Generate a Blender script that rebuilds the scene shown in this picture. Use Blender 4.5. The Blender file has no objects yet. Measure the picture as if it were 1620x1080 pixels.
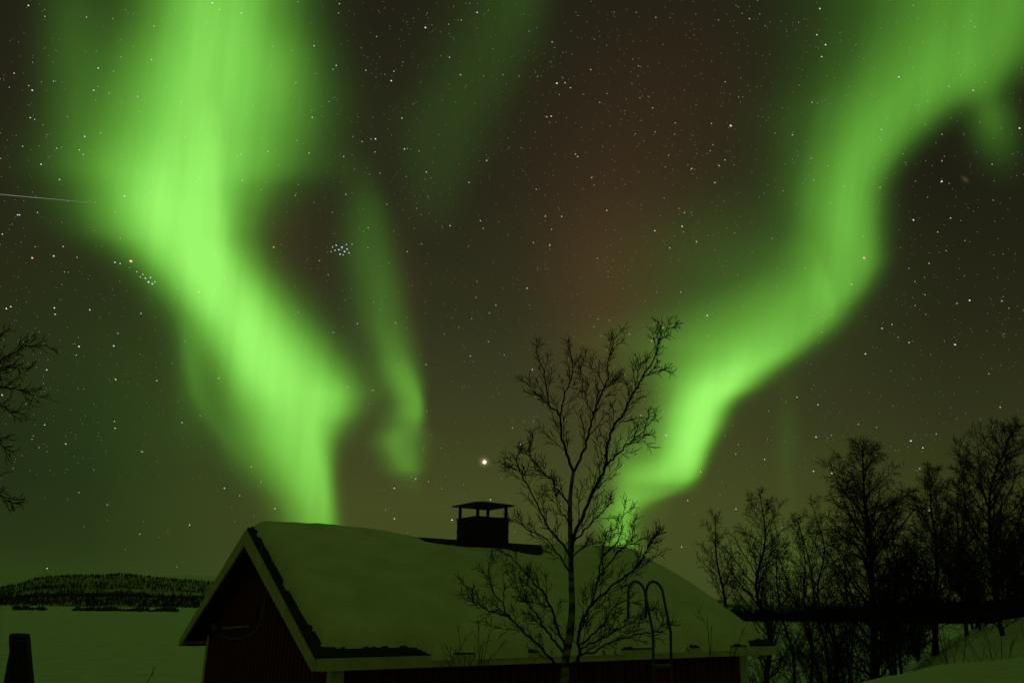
import bpy, math, random
import numpy as np
from mathutils import Vector, Matrix
R = math.radians
sc = bpy.context.scene
col = sc.collection

# ------------------------------------------------------------------ camera
F = 1235.0                                  # focal length in pixels of a 1620 px wide picture
PITCH = math.atan((960 - 540) / F)
ROLL = R(0.6)
KH = 1304.0; KV = 1378.0                    # pixels per unit of x/y and z/y near the horizon
CZ = 4.5                                    # eye height over the frozen lake
CAM = Vector((0, 0, CZ))
FWD = Vector((0, math.cos(PITCH), math.sin(PITCH)))
X0 = Vector((1, 0, 0)); Y0 = Vector((0, -math.sin(PITCH), math.cos(PITCH)))
XC = X0 * math.cos(ROLL) + Y0 * math.sin(ROLL)
YC = Y0 * math.cos(ROLL) - X0 * math.sin(ROLL)
cd = bpy.data.cameras.new('camera')
cam = bpy.data.objects.new('camera', cd); col.objects.link(cam)
cd.sensor_width = 36; cd.lens = 36 * F / 1620
cd.clip_start = 0.1; cd.clip_end = 30000
mw = Matrix((XC, YC, -FWD)).transposed().to_4x4(); mw.translation = CAM
cam.matrix_world = mw
sc.camera = cam
sc.view_settings.view_transform = 'Standard'
sc.view_settings.look = 'None'
sc.view_settings.exposure = 0
sc.view_settings.gamma = 1
sc.cycles.max_bounces = 5
sc.cycles.diffuse_bounces = 3

# ------------------------------------------------------------------ night sky with aurora (world)
world = bpy.data.worlds.new('World'); sc.world = world; world.use_nodes = True
wt = world.node_tree; wt.nodes.clear()
def _in(node, i, v):
    if isinstance(v, (int, float)): node.inputs[i].default_value = v
    else: wt.links.new(v, node.inputs[i])
def ma(op, a, b=None, c=None, clamp=False):
    n = wt.nodes.new('ShaderNodeMath'); n.operation = op; n.use_clamp = clamp
    _in(n, 0, a)
    if b is not None: _in(n, 1, b)
    if c is not None: _in(n, 2, c)
    return n.outputs[0]
def fcurve(x, pts):
    n = wt.nodes.new('ShaderNodeFloatCurve'); _in(n, 1, x)
    c = n.mapping.curves[0]
    n.mapping.use_clip = False
    pts = sorted(pts)
    c.points[0].location = pts[0]; c.points[1].location = pts[-1]
    for p in pts[1:-1]: c.points.new(*p)
    for p in c.points: p.handle_type = 'AUTO_CLAMPED'
    n.mapping.update()
    return n.outputs[0]
def ramp(x, stops, mode='LINEAR'):
    n = wt.nodes.new('ShaderNodeValToRGB'); _in(n, 0, x)
    cr = n.color_ramp; cr.interpolation = mode
    cr.elements[0].position = stops[0][0]; cr.elements[0].color = (*stops[0][1], 1)
    cr.elements[1].position = stops[-1][0]; cr.elements[1].color = (*stops[-1][1], 1)
    for p, c in stops[1:-1]:
        e = cr.elements.new(p); e.color = (*c, 1)
    return n.outputs[0]
def vscale(colr, s):
    n = wt.nodes.new('ShaderNodeVectorMath'); n.operation = 'SCALE'
    if isinstance(colr, tuple): n.inputs[0].default_value = colr
    else: wt.links.new(colr, n.inputs[0])
    _in(n, 3, s); return n.outputs[0]
def vadd(a, b):
    n = wt.nodes.new('ShaderNodeVectorMath'); n.operation = 'ADD'
    wt.links.new(a, n.inputs[0]); wt.links.new(b, n.inputs[1]); return n.outputs[0]
def vmix(a, b, f):
    n = wt.nodes.new('ShaderNodeMix'); n.data_type = 'VECTOR'
    wt.links.new(f, n.inputs[0])
    for i, v in ((4, a), (5, b)):
        if isinstance(v, tuple): n.inputs[i].default_value = v
        else: wt.links.new(v, n.inputs[i])
    return n.outputs[1]
tc = wt.nodes.new('ShaderNodeTexCoord')
def vdot(v):
    n = wt.nodes.new('ShaderNodeVectorMath'); n.operation = 'DOT_PRODUCT'
    wt.links.new(tc.outputs['Generated'], n.inputs[0]); n.inputs[1].default_value = v
    return n.outputs['Value']
# sky chart: a flat star-chart projection about one fixed direction of the night sky
df = vdot(FWD)
dfc = ma('MAXIMUM', df, 0.12)
sx = ma('MULTIPLY_ADD', ma('DIVIDE', vdot(XC), dfc), F, 810.0)
sy = ma('MULTIPLY_ADD', ma('DIVIDE', vdot(YC), dfc), -F, 540.0)
front = ma('SMOOTHSTEP' if False else 'MULTIPLY', ma('SUBTRACT', df, 0.12), 4.0, clamp=True)
# slow wobble so that the curtains have uneven edges
nz = wt.nodes.new('ShaderNodeTexNoise'); nz.inputs['Scale'].default_value = 5.0; nz.inputs['Detail'].default_value = 2.0
wt.links.new(tc.outputs['Generated'], nz.inputs['Vector'])
sxw = ma('MULTIPLY_ADD', ma('SUBTRACT', nz.outputs[0], 0.5), 45.0, sx)
t = ma('DIVIDE', ma('ADD', sy, 600.0), 1700.0, clamp=True)
# rays: noise stretched along the curtain height
cmb = wt.nodes.new('ShaderNodeCombineXYZ'); wt.links.new(ma('MULTIPLY_ADD', sy, 0.12, sx), cmb.inputs[0]); wt.links.new(ma('MULTIPLY', sy, 0.09), cmb.inputs[1])
nr = wt.nodes.new('ShaderNodeTexNoise'); nr.inputs['Scale'].default_value = 0.018; nr.inputs['Detail'].default_value = 3.0
wt.links.new(cmb.outputs[0], nr.inputs['Vector'])
nr2 = wt.nodes.new('ShaderNodeTexNoise'); nr2.inputs['Scale'].default_value = 0.05; nr2.inputs['Detail'].default_value = 2.0
wt.links.new(cmb.outputs[0], nr2.inputs['Vector'])
rays = ma('MULTIPLY_ADD', ma('SUBTRACT', nr.outputs[0], 0.5), 0.34, ma('MULTIPLY_ADD', ma('SUBTRACT', nr2.outputs[0], 0.5), 0.09, 1.0))
def ribbon(rows, pl=2.2, pr=2.2):
    T = lambda y: (y + 600) / 1700
    cx = ma('MULTIPLY_ADD', fcurve(t, [(T(r[0]), (r[1] + 500) / 2600) for r in rows]), 2600.0, -500.0)
    wl = ma('MULTIPLY', fcurve(t, [(T(r[0]), r[2] / 400) for r in rows]), 400.0)
    wr = ma('MULTIPLY', fcurve(t, [(T(r[0]), r[3] / 400) for r in rows]), 400.0)
    am = fcurve(t, [(T(r[0]), r[4]) for r in rows])
    d = ma('SUBTRACT', sxw, cx)
    neg = ma('LESS_THAN', d, 0.0)
    w = ma('ADD', ma('MULTIPLY', neg, wl), ma('MULTIPLY', ma('SUBTRACT', 1.0, neg), wr))
    u = ma('ABSOLUTE', ma('DIVIDE', d, w))
    p = ma('MULTIPLY_ADD', neg, pl - pr, pr)
    g = ma('EXPONENT', ma('MULTIPLY', ma('POWER', u, p), -1.0))
    return ma('MULTIPLY', g, am)
def blob(x, y, rx, ry, amp, rot=0.0):
    a, b = math.cos(R(rot)), math.sin(R(rot))
    dx = ma('SUBTRACT', sx, float(x)); dy = ma('SUBTRACT', sy, float(y))
    u = ma('ADD', ma('MULTIPLY', dx, a / rx), ma('MULTIPLY', dy, b / rx))
    v = ma('ADD', ma('MULTIPLY', dx, -b / ry), ma('MULTIPLY', dy, a / ry))
    q = ma('ADD', ma('MULTIPLY', u, u), ma('MULTIPLY', v, v))
    return ma('MULTIPLY', ma('EXPONENT', ma('MULTIPLY', q, -1.0)), amp)
def total(lst):
    s = lst[0]
    for x in lst[1:]: s = ma('ADD', s, x)
    return s
left_curtain = ribbon([(-600,420,260,200,.22),(-200,360,200,150,.36),(0,345,110,100,.68),(100,340,128,122,.70),
    (180,320,145,145,.72),(240,300,150,150,.80),(300,285,128,120,.93),(350,295,122,95,1.0),(400,315,98,82,1.0),(450,340,84,86,.97),
    (500,372,80,90,.96),(550,402,78,100,.97),(600,432,82,108,.93),(640,462,94,88,.84),(680,484,100,48,.76),
    (720,496,92,28,.72),(760,500,74,23,.66),(800,500,56,23,.56),(840,500,48,24,.46),(900,498,44,26,.2),(1100,498,44,30,0)], 2.3, 2.4)
mid_curtain = ribbon([(-600,560,60,60,0),(200,552,45,40,0),(280,564,40,36,.04),(350,577,36,34,.11),(430,585,38,40,.15),(500,598,38,42,.17),
    (550,622,36,34,.22),(600,646,34,22,.36),(640,657,30,13,.40),(670,652,32,17,.29),(700,634,34,34,.25),(730,640,30,28,.26),(748,646,30,21,.17),
    (765,648,28,18,.04),(800,650,30,20,0),(1100,655,30,20,0)], 1.9, 2.6)
right_curtain = ribbon([(-600,1900,300,300,.25),(-200,1640,260,220,.36),(0,1550,180,170,.40),(60,1512,158,155,.41),
    (120,1460,135,128,.43),(180,1402,115,90,.45),(230,1368,92,72,.48),(280,1347,78,60,.50),(340,1340,74,57,.52),
    (400,1343,92,50,.49),(440,1330,108,48,.47),(480,1300,140,50,.46),(520,1255,160,58,.50),(560,1198,125,62,.64),
    (600,1142,80,60,.86),(640,1112,56,42,1.0),(680,1099,50,34,1.0),(710,1091,46,29,.97),(742,1084,62,25,.82),
    (764,1070,72,26,.52),(780,1035,62,40,.30),(800,992,34,34,.28),(825,982,28,24,.32),(870,984,24,24,.34),(920,984,24,24,.25),(1100,984,26,24,0)], 1.9, 3.0)
faint_curtain = ribbon([(-600,900,100,90,.10),(-200,860,90,70,.09),(0,815,85,45,.07),(100,770,85,65,.055),(200,715,75,70,.05),(300,690,55,50,.035),(400,680,50,40,0),(1100,680,50,40,0)])
strand = ribbon([(-600,1290,20,20,0),(360,1278,16,10,0),(410,1288,26,12,.04),(450,1300,28,11,.07),(490,1312,28,11,.04),(540,1318,24,10,0),(1100,1318,20,10,0)], 1.6, 2.0)
strand2 = ribbon([(-600,330,30,30,0),(120,338,30,16,0),(200,342,34,14,.10),(260,340,36,14,.14),(330,345,36,16,.10),(420,352,30,18,0),(1100,352,30,18,0)], 1.6, 2.0)
fringe = ribbon([(-600,290,20,20,0),(480,284,14,18,0),(540,290,14,22,.06),(600,300,16,26,.10),(660,330,18,26,.08),(720,372,18,24,.04),(780,400,18,24,0),(1100,400,18,24,0)], 2.0, 1.8)
I = total([ma('MULTIPLY', total([left_curtain, right_curtain, mid_curtain, faint_curtain, strand, strand2, fringe, blob(618,690,22,34,.06,-12)]), rays),
    blob(112,90,48,170,.12), blob(180,90,60,120,.07), blob(330,120,110,140,.09), blob(300,580,26,90,.07), blob(532,635,36,48,.20), blob(1568,185,34,62,.20,-15), blob(1500,90,140,70,.03),
    blob(1180,440,150,110,.09), blob(1120,560,90,60,.08), blob(1010,745,38,60,.22), blob(990,800,22,80,.14), blob(1245,700,16,80,.035),
    blob(1240,880,75,45,.055), blob(478,120,50,150,.06), blob(250,640,170,200,.035)])
aur = ramp(I, [(0,(0,0,0)),(.14,(.021,.080,.006)),(.4,(.082,.285,.023)),(.7,(.175,.58,.066)),(1,(.305,.895,.130))])
base = ramp(t, [((y + 600) / 1700, c) for y, c in ((-600,(.012,.011,.006)),(0,(.016,.0145,.0075)),(300,(.020,.019,.009)),
    (500,(.0285,.030,.0115)),(650,(.042,.0465,.0145)),(800,(.056,.067,.0155)),(900,(.051,.068,.0150)),(980,(.042,.060,.013)))])
leftness = ma('MULTIPLY', ma('SUBTRACT', 560.0, sx), 1 / 420.0, clamp=True)
lowness = ma('MULTIPLY', ma('SUBTRACT', sy, 150.0), 1 / 500.0, clamp=True)
green = ramp(t, [((y + 600) / 1700, c) for y, c in ((-600,(.012,.014,.005)),(0,(.016,.020,.007)),(400,(.016,.021,.006)),
    (600,(.016,.024,.007)),(750,(.016,.026,.0075)),(860,(.021,.036,.008)),(930,(.027,.050,.010)))])
base = vmix(base, green, ma('MULTIPLY', leftness, lowness))
rightness = ma('MULTIPLY', ma('SUBTRACT', sx, 1150.0), 1 / 350.0, clamp=True)
base = vmix(base, vscale(base, 0.70), rightness)
red = total([blob(955,480,95,170,.026), blob(1000,330,170,150,.011), blob(1050,150,160,150,.008), blob(440,390,70,90,.012), blob(640,470,25,110,.008), blob(1400,300,250,250,.0)])
glow = vscale((1.0, .30, .12), red)
m31_and_halo = vscale((1.0, .72, .35), ma('ADD', blob(1527,284,6,3.2,.05,40), blob(766,730,6,5.5,.22)))  # galaxy smudge, plus a halo round the planet painted into the sky colour
front_sky = vadd(vadd(vadd(base, aur), glow), m31_and_halo)
rest = (.0325, .0530, .0064)
final = vmix(rest, front_sky, front)
bg = wt.nodes.new('ShaderNodeBackground'); bg.inputs[1].default_value = 1.0
wt.links.new(final, bg.inputs[0])
wo = wt.nodes.new('ShaderNodeOutputWorld'); wt.links.new(bg.outputs[0], wo.inputs[0])
world.cycles.sampling_method = 'MANUAL'; world.cycles.sample_map_resolution = 1024

# ------------------------------------------------------------------ helpers
def ray(px, py): return (FWD * F + XC * (px - 810) - YC * (py - 540)).normalized()
def at(px, py, y):
    d = ray(px, py); return CAM + d * (y / d.y)
def material(name, colour, rough=0.8, noise=None, bump=0.0, bump_scale=20.0, metallic=0.0, stretch=None):
    m = bpy.data.materials.new(name); m.use_nodes = True
    nt = m.node_tree; b = nt.nodes['Principled BSDF']
    b.inputs['Base Color'].default_value = (*colour, 1); b.inputs['Roughness'].default_value = rough
    b.inputs['Metallic'].default_value = metallic
    b.inputs['Specular IOR Level'].default_value = 0.25
    tcn = nt.nodes.new('ShaderNodeTexCoord'); mp = nt.nodes.new('ShaderNodeMapping')
    nt.links.new(tcn.outputs['Object'], mp.inputs[0])
    if stretch: mp.inputs['Scale'].default_value = stretch
    if noise:
        c2, scale, lo, hi = noise
        n = nt.nodes.new('ShaderNodeTexNoise'); n.inputs['Scale'].default_value = scale; n.inputs['Detail'].default_value = 5
        nt.links.new(mp.outputs[0], n.inputs['Vector'])
        mr = nt.nodes.new('ShaderNodeMapRange'); mr.inputs[1].default_value = lo; mr.inputs[2].default_value = hi
        nt.links.new(n.outputs[0], mr.inputs[0])
        mx = nt.nodes.new('ShaderNodeMix'); mx.data_type = 'RGBA'
        mx.inputs[6].default_value = (*colour, 1); mx.inputs[7].default_value = (*c2, 1)
        nt.links.new(mr.outputs[0], mx.inputs[0]); nt.links.new(mx.outputs[2], b.inputs['Base Color'])
    if bump:
        n = nt.nodes.new('ShaderNodeTexNoise'); n.inputs['Scale'].default_value = bump_scale; n.inputs['Detail'].default_value = 6
        nt.links.new(mp.outputs[0], n.inputs['Vector'])
        bp = nt.nodes.new('ShaderNodeBump'); bp.inputs['Strength'].default_value = 1.0; bp.inputs['Distance'].default_value = bump
        nt.links.new(n.outputs[0], bp.inputs['Height']); nt.links.new(bp.outputs[0], b.inputs['Normal'])
    return m
def emitter(name, colour, strength):
    m = bpy.data.materials.new(name); m.use_nodes = True; nt = m.node_tree; nt.nodes.clear()
    e = nt.nodes.new('ShaderNodeEmission'); e.inputs[0].default_value = (*colour, 1); e.inputs[1].default_value = strength
    o = nt.nodes.new('ShaderNodeOutputMaterial'); nt.links.new(e.outputs[0], o.inputs[0])
    m.cycles.emission_sampling = 'NONE'
    return m
M_snow = material('snow', (.80, .80, .78), .75, ((.64, .64, .63), 0.45, .3, .7), .09, 5.0)
M_roofsnow = material('roof_snow', (.84, .84, .81), .75, ((.70, .70, .68), 2.2, .3, .7), .035, 14.0)
M_wall = material('red_boards', (.150, .024, .018), .85, ((.085, .017, .013), 3.0, .35, .65), .004, 60, stretch=(6, 6, .6))
M_white = material('white_paint', (.60, .56, .48), .7, ((.44, .41, .35), 6.0, .35, .7))
M_felt = material('roof_felt', (.020, .020, .020), .95, ((.035, .033, .03), 9.0, .4, .6))
M_chim = material('sooty_brick', (.022, .017, .014), .95, ((.035, .025, .02), 14, .4, .6), .006, 30)
M_cap = material('dark_sheet_metal', (.018, .018, .018), .7)
M_soffit = material('dark_soffit', (.06, .018, .014), .9)
M_rail = material('dark_steel', (.06, .065, .07), .5, metallic=.6)
M_cable = material('pale_cable', (.22, .21, .19), .6)
M_wood = material('black_wood', (.016, .012, .011), .9, ((.03, .024, .02), 8, .4, .6), .004, 40, stretch=(4, 4, .5))
M_bark = material('birch_bark', (.20, .185, .165), .9, ((.03, .026, .022), 5.0, .47, .57), .006, 30, stretch=(1, 1, 3.5))
M_twig = material('birch_twigs', (.050, .024, .018), .9, ((.03, .018, .014), 6, .4, .6))
M_dark = material('dark_bark', (.030, .024, .020), .9, ((.055, .048, .040), 3, .5, .65))
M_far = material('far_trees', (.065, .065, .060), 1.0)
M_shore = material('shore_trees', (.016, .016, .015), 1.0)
M_hill = material('snowy_hillside', (.48, .50, .50), .95, ((.12, .125, .12), .02, .42, .6))

class MB:
    def __init__(s): s.v = []; s.f = []
    def add(s, vs, fs):
        o = len(s.v); s.v += [tuple(p) for p in vs]; s.f += [tuple(i + o for i in f) for f in fs]
    def box(s, a, b):
        (x0, y0, z0), (x1, y1, z1) = a, b
        s.add([(x0,y0,z0),(x1,y0,z0),(x1,y1,z0),(x0,y1,z0),(x0,y0,z1),(x1,y0,z1),(x1,y1,z1),(x0,y1,z1)],
              [(0,3,2,1),(4,5,6,7),(0,1,5,4),(1,2,6,5),(2,3,7,6),(3,0,4,7)])
    def prism(s, prof, x0, x1):          # profile of (y,z), anticlockwise seen from +x
        n = len(prof)
        s.add([(x0, y, z) for y, z in prof] + [(x1, y, z) for y, z in prof],
              [tuple(range(n))[::-1], tuple(range(n, 2 * n))] + [(i, (i + 1) % n, n + (i + 1) % n, n + i) for i in range(n)])
    def tube(s, pts, rad, sides=6, cap=True):
        n = len(pts); vs = []; o = len(s.v)
        pts = [Vector(p) for p in pts]
        ref = Vector((.31, .77, .55))
        for i, p in enumerate(pts):
            d = (pts[min(i + 1, n - 1)] - pts[max(i - 1, 0)])
            if d.length < 1e-9: d = Vector((0, 0, 1))
            d.normalize()
            u = d.cross(ref)
            if u.length < .05: u = d.cross(Vector((1, 0, 0)))
            u.normalize(); w = d.cross(u)
            r = rad[i] if hasattr(rad, '__len__') else rad
            for k in range(sides):
                a = 6.28318 * k / sides
                vs.append(p + u * (r * math.cos(a)) + w * (r * math.sin(a)))
        fs = []
        for i in range(n - 1):
            for k in range(sides):
                k2 = (k + 1) % sides
                fs.append((i*sides + k, i*sides + k2, (i+1)*sides + k2, (i+1)*sides + k))
        if cap:
            fs.append(tuple(range(sides))[::-1]); fs.append(tuple(range((n-1)*sides, n*sides)))
        s.add(vs, fs)
    def build(s, name, mat, parent=None, smooth=False, loc=None):
        me = bpy.data.meshes.new(name)
        v = s.v
        if loc is not None: v = [(a - loc[0], b - loc[1], c - loc[2]) for a, b, c in v]
        me.from_pydata(v, [], s.f); me.update()
        me.materials.append(mat)
        if smooth: me.polygons.foreach_set('use_smooth', [True] * len(me.polygons))
        o = bpy.data.objects.new(name, me); col.objects.link(o)
        if parent: o.parent = parent
        elif loc is not None: o.location = loc
        return o
def tag(o, label=None, cat=None, group=None, kind=None):
    if label: o['label'] = label
    if cat: o['category'] = cat
    if group: o['group'] = group
    if kind: o['kind'] = kind
    return o
def empty(name, loc, rz=0.0):
    o = bpy.data.objects.new(name, None); col.objects.link(o); o.location = loc; o.rotation_euler = (0, 0, rz)
    o.empty_display_size = .3
    return o
rnd = random.Random(7)
# small value noise for shapes
_rng = np.random.default_rng(5); _tab = _rng.random((256, 256))
def vnoise(x, y):
    x = np.asarray(x, float); y = np.asarray(y, float)
    xi = np.floor(x).astype(int); yi = np.floor(y).astype(int); fx = x - xi; fy = y - yi
    fx = fx*fx*(3-2*fx); fy = fy*fy*(3-2*fy)
    g = lambda a, b: _tab[a % 256, b % 256]
    return (g(xi,yi)*(1-fx)+g(xi+1,yi)*fx)*(1-fy)+(g(xi,yi+1)*(1-fx)+g(xi+1,yi+1)*fx)*fy
def fbm(x, y, o=4):
    s = 0; a = 1; t_ = 0
    for i in range(o):
        s = s + a * vnoise(x * 2**i + 17*i, y * 2**i + 5*i); t_ += a; a *= .5
    return s / t_
def smooth(a, b, x):
    q = np.clip((x - a) / (b - a), 0, 1); return q*q*(3-2*q)

# ------------------------------------------------------------------ ground: shore banks, frozen lake
AZ = lambda px: (px - 810) / KH
_crest_a = np.array([AZ(p) for p in (-900,-300,0,30,70,110,165,195,230,270,310,400,700,1000,1180,1250,1300,1350,1480,1620,1900,2600)])
_crest_y = np.array([1090,1088,1086,1072,1084,1092,1085,1071,1083,1100,1140,1260,1300,1290,1200,1100,1080,1070,1047,1032,1015,1000.])
_mound_a = np.array([AZ(p) for p in (1320,1345,1400,1450,1530,1620,1800,2200)])
_mound_z = np.array([0.0, .8, 2.0, 2.9, 3.75, 4.3, 4.6, 4.6])
def ground(x, y):
    x = np.asarray(x, float); y = np.asarray(y, float)
    d = np.sqrt(x*x + y*y)
    a = np.where(y > .05, x / np.maximum(y, .05), np.sign(x) * 20)
    a = np.clip(a, -3, 3)
    base = 1.75 * (1 - smooth(19, 34, d))
    cy = np.interp(a, _crest_a, _crest_y)
    hz = 960 + (a * KH) * math.sin(ROLL)
    zc = CZ - 7.5 * np.sqrt(1 + a*a) * (cy - hz) / KV
    zc = np.maximum(zc, 1.75)
    zc = np.where(y < 0, 2.9, zc)
    k = 7.5 * np.sqrt(1 + np.minimum(a*a, 1.2))
    rise = smooth(1.0, 1.0 + k*.85, d)
    near = 2.9 + (zc - 2.9) * rise
    fall = 1 - smooth(k*1.0, k*1.0 + 4.5, d)
    h = base + (near - base) * fall
    mz = np.interp(a, _mound_a, _mound_z)
    mm = mz * smooth(10, 25, d) * (1 - smooth(45, 75, d)) * (y > 0)
    h = np.maximum(h, mm) + .35 * np.minimum(h, mm) * 0
    dr = (fbm(x*.35 + 9, y*.35) - .5) * .35 * smooth(.3, 2.0, h) + (fbm(x*1.3, y*1.3 + 3) - .5) * .07 * smooth(.2, 1.0, h)
    dr = dr * smooth(5, 11, d) + (fbm(x*.9, y*.9 + 8) - .5) * .10 * (1 - smooth(5, 11, d))
    return h + dr * smooth(100, 60, d)
def gz(x, y): return float(ground(np.array([x]), np.array([y]))[0])
rings = np.concatenate([[0.01], np.geomspace(.8, 60, 110), np.geomspace(66, 9000, 40)])
angs = np.concatenate([np.linspace(-50, 50, 261), np.linspace(53, 307, 60)])
mb = MB(); A_ = np.radians(angs)
X = rings[:, None] * np.sin(A_)[None, :]; Y = rings[:, None] * np.cos(A_)[None, :]
Z = ground(X, Y)
na = len(angs)
mb.v = [tuple(p) for p in np.stack([X, Y, Z], -1).reshape(-1, 3)]
for i in range(len(rings) - 1):
    for j in range(na):
        j2 = (j + 1) % na
        mb.f.append((i*na + j, (i+1)*na + j, (i+1)*na + j2, i*na + j2)[::-1])
g = mb.build('snowy_ground', M_snow, smooth=True); tag(g, kind='structure')

# ------------------------------------------------------------------ far shore: hill with forest on the left, wooded spit on the right
hp = [(-700,945),(-300,940),(-60,936),(0,931),(30,927),(60,916),(100,912),(150,913),(190,910),(250,918),(330,923),(450,930),(650,940),(900,950),(1300,958),(2000,964)]
hx = np.array([p[0] for p in hp], float); hy = np.array([p[1] for p in hp], float)
DH0, DH1 = 1000.0, 2600.0
def hill(px, s):                              # s: 0 at the shore, 1 at the skyline
    dist = DH0 + (DH1 - DH0) * s
    top = np.interp(px, hx, hy) + (fbm(px*.03, px*0 + 2) - .5) * 5
    hzn = 960 + (px - 810) * math.sin(ROLL)
    zt = CZ + DH1 * (hzn - top) / KV
    prof = np.minimum(1, 0.16 * smooth(0, .12, s) + 0.16*smooth(.2, .35, s) + .68 * smooth(.25, 1, s))
    zz = np.maximum(zt, 3) * prof
    return (px - 810) / KH * dist, dist, zz
PXs = np.linspace(-700, 2000, 300); Ss = np.linspace(0, 1.25, 28)
mb = MB()
for s in Ss:
    x, y, z = hill(PXs, min(s, 1.0)); 
    if s > 1: y = DH0 + (DH1 - DH0) * s; x = (PXs - 810) / KH * y; z = z * (1 - (s - 1) * 1.5)
    if s == 0: z = z * 0 - .5
    mb.v += [(float(a), float(y), float(c)) for a, c in zip(x, z)]
n = len(PXs)
for i in range(len(Ss) - 1):
    for j in range(n - 1): mb.f.append((i*n+j, i*n+j+1, (i+1)*n+j+1, (i+1)*n+j))
tag(mb.build('hills', M_hill, smooth=True), kind='structure')
def dart(mb, x, y, z, h, w, rg):              # a far bare tree: a stem with a ragged crown
    a = rg.random() * 6.28; n = 5
    lean = rg.uniform(-.06, .06) * h
    vs = [(x, y, z - h*.05)]
    for k in range(n):
        q = a + 6.283 * k / n; r = w * rg.uniform(.6, 1.3)
        vs.append((x + r*math.cos(q), y + r*math.sin(q), z + h * rg.uniform(.3, .62)))
    vs.append((x + lean, y, z + h))
    mb.add(vs, [(0, 1 + (k+1) % n, 1 + k) for k in range(n)] + [(n+1, 1 + k, 1 + (k+1) % n) for k in range(n)])
fp = [(-700,925),(-300,915),(-100,908),(0,903),(100,901),(150,905),(215,915),(250,912),(290,907),(340,910),(500,922),(800,940),(1400,955),(2000,962)]
FX = np.linspace(-700, 2000, 220); ftop = np.interp(FX, [p[0] for p in fp], [p[1] for p in fp]) + (fbm(FX*.02, FX*0 + 5) - .5) * 4
fz = CZ + 6500.0 * (960 + (FX - 810) * math.sin(ROLL) - ftop) / KV
mb = MB()
for q, yd in ((0, 4200.), (.35, 4900.), (.7, 5600.), (.92, 6200.), (1, 6500.), (.6, 7600.), (0, 8600.)):
    mb.v += [(float((a - 810) / KH * yd), yd, float(max(0, c) * q - (3 if q == 0 else 0))) for a, c in zip(FX, fz)]
for i in range(6):
    for j in range(219): mb.f.append((i*220+j, i*220+j+1, (i+1)*220+j+1, (i+1)*220+j))
tag(mb.build('distant_fells', M_snow, smooth=True), kind='structure')
rg = random.Random(3); mb = MB()
for i in range(19000):
    px = rg.uniform(-260, 420); s = rg.random() ** 1.25
    dens = .10 + .80 * float(fbm(px*.012 + 3, s*9)) ** 2
    for c, wd, k in ((.05, .05, 1.0), (.21, .03, 1.0), (.5, .05, .3), (.97, .04, .6)):
        if abs(s - c - .02*math.sin(px*.011 + c*9)) < wd: dens = max(dens, k)
    if rg.random() > dens: continue
    x, y, z = hill(np.array([px]), s)
    h = rg.uniform(2.5, 8) * (1 + s * .5); dart(mb, float(x[0]), float(y), float(z[0]), h, h * .13, rg)
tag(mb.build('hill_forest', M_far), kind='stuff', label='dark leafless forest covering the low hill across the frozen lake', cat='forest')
mb = MB()
for i in range(800):                          # low wooded islet before the far shore
    px = rg.uniform(25, 340); w = float(fbm(np.array([px*.03]), np.array([1.0]))[0])
    if w < .42: continue
    y = rg.uniform(470, 560); x = (px - 810) / KH * y
    h = rg.uniform(.3, 2.6) ** 1.2 * min(1, .35 + (w - .42) * 4); dart(mb, x, y, -.15, h, h*.35 + .25, rg)
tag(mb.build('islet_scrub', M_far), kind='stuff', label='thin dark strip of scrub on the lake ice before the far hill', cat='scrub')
mb = MB()
for i in range(2800):
    px = rg.uniform(1090, 1900); y = rg.uniform(330, 430)
    x = (px - 810) / KH * y
    h = rg.uniform(4.0, 7.5) * (1.0 + .35 * float(vnoise(px*.02, 3.0))) * (.50 + .62 * min(1, max(0, (px - 1200) / 380))) * rg.choice((.6, .8, 1.0, 1.0, 1.25))
    dart(mb, x, y, -.1, h, h * .24, rg)
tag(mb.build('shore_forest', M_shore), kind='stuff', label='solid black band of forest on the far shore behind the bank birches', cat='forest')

# ------------------------------------------------------------------ the cabin
SC = .8
TH = R(55.5); CW, CH, CL = 3.98*SC, 2.07*SC, 10.1*SC      # half span, rise, length
RC = CAM + Vector((-2.72, 12, -.68)) * SC                 # near eave corner at the left gable
cabin = empty('cabin', (RC.x, RC.y, 0), math.pi/2 - TH)
tag(cabin, 'dark red board cabin with white trim and a snow-covered gable roof', 'cabin')
EZ = RC.z                                                  # eave height (roof underside edge top)
OG, OE = .34, .36                                          # overhangs at gable and eave
GB = 1.2
sl = CH / CW
def roofz(y): return EZ + CH - abs(y - CW) * sl
# walls
mb = MB()
wt_ = .12
def gable(x0, x1):
    mb.prism([(OE, GB), (2*CW - OE, GB), (2*CW - OE, roofz(OE) - .16), (CW, roofz(CW) - .16), (OE, roofz(OE) - .16)][::1], x0, x1)
gable(OG, OG + wt_); gable(CL - OG - wt_, CL - OG)
mb.box((OG + wt_, OE, GB), (CL - OG - wt_, OE + wt_, roofz(OE) - .17))
mb.box((OG + wt_, 2*CW - OE - wt_, GB), (CL - OG - wt_, 2*CW - OE, roofz(OE) - .17))
yy = OE + .12
while yy < 2*CW - OE - .1:                                 # battens on the gables
    zt = roofz(yy) - .2
    mb.box((OG - .018, yy - .02, GB), (OG + .004, yy + .02, zt)); mb.box((CL - OG - .004, yy - .02, GB), (CL - OG + .018, yy + .02, zt)); yy += .15
xx = OG + .2
while xx < CL - OG - .15:
    mb.box((xx - .02, OE - .018, GB), (xx + .02, OE + .004, roofz(OE) - .19)); mb.box((xx - .02, 2*CW - OE - .004, GB), (xx + .02, 2*CW - OE + .018, roofz(OE) - .19)); xx += .15
mb.build('wall', M_wall, cabin)
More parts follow.
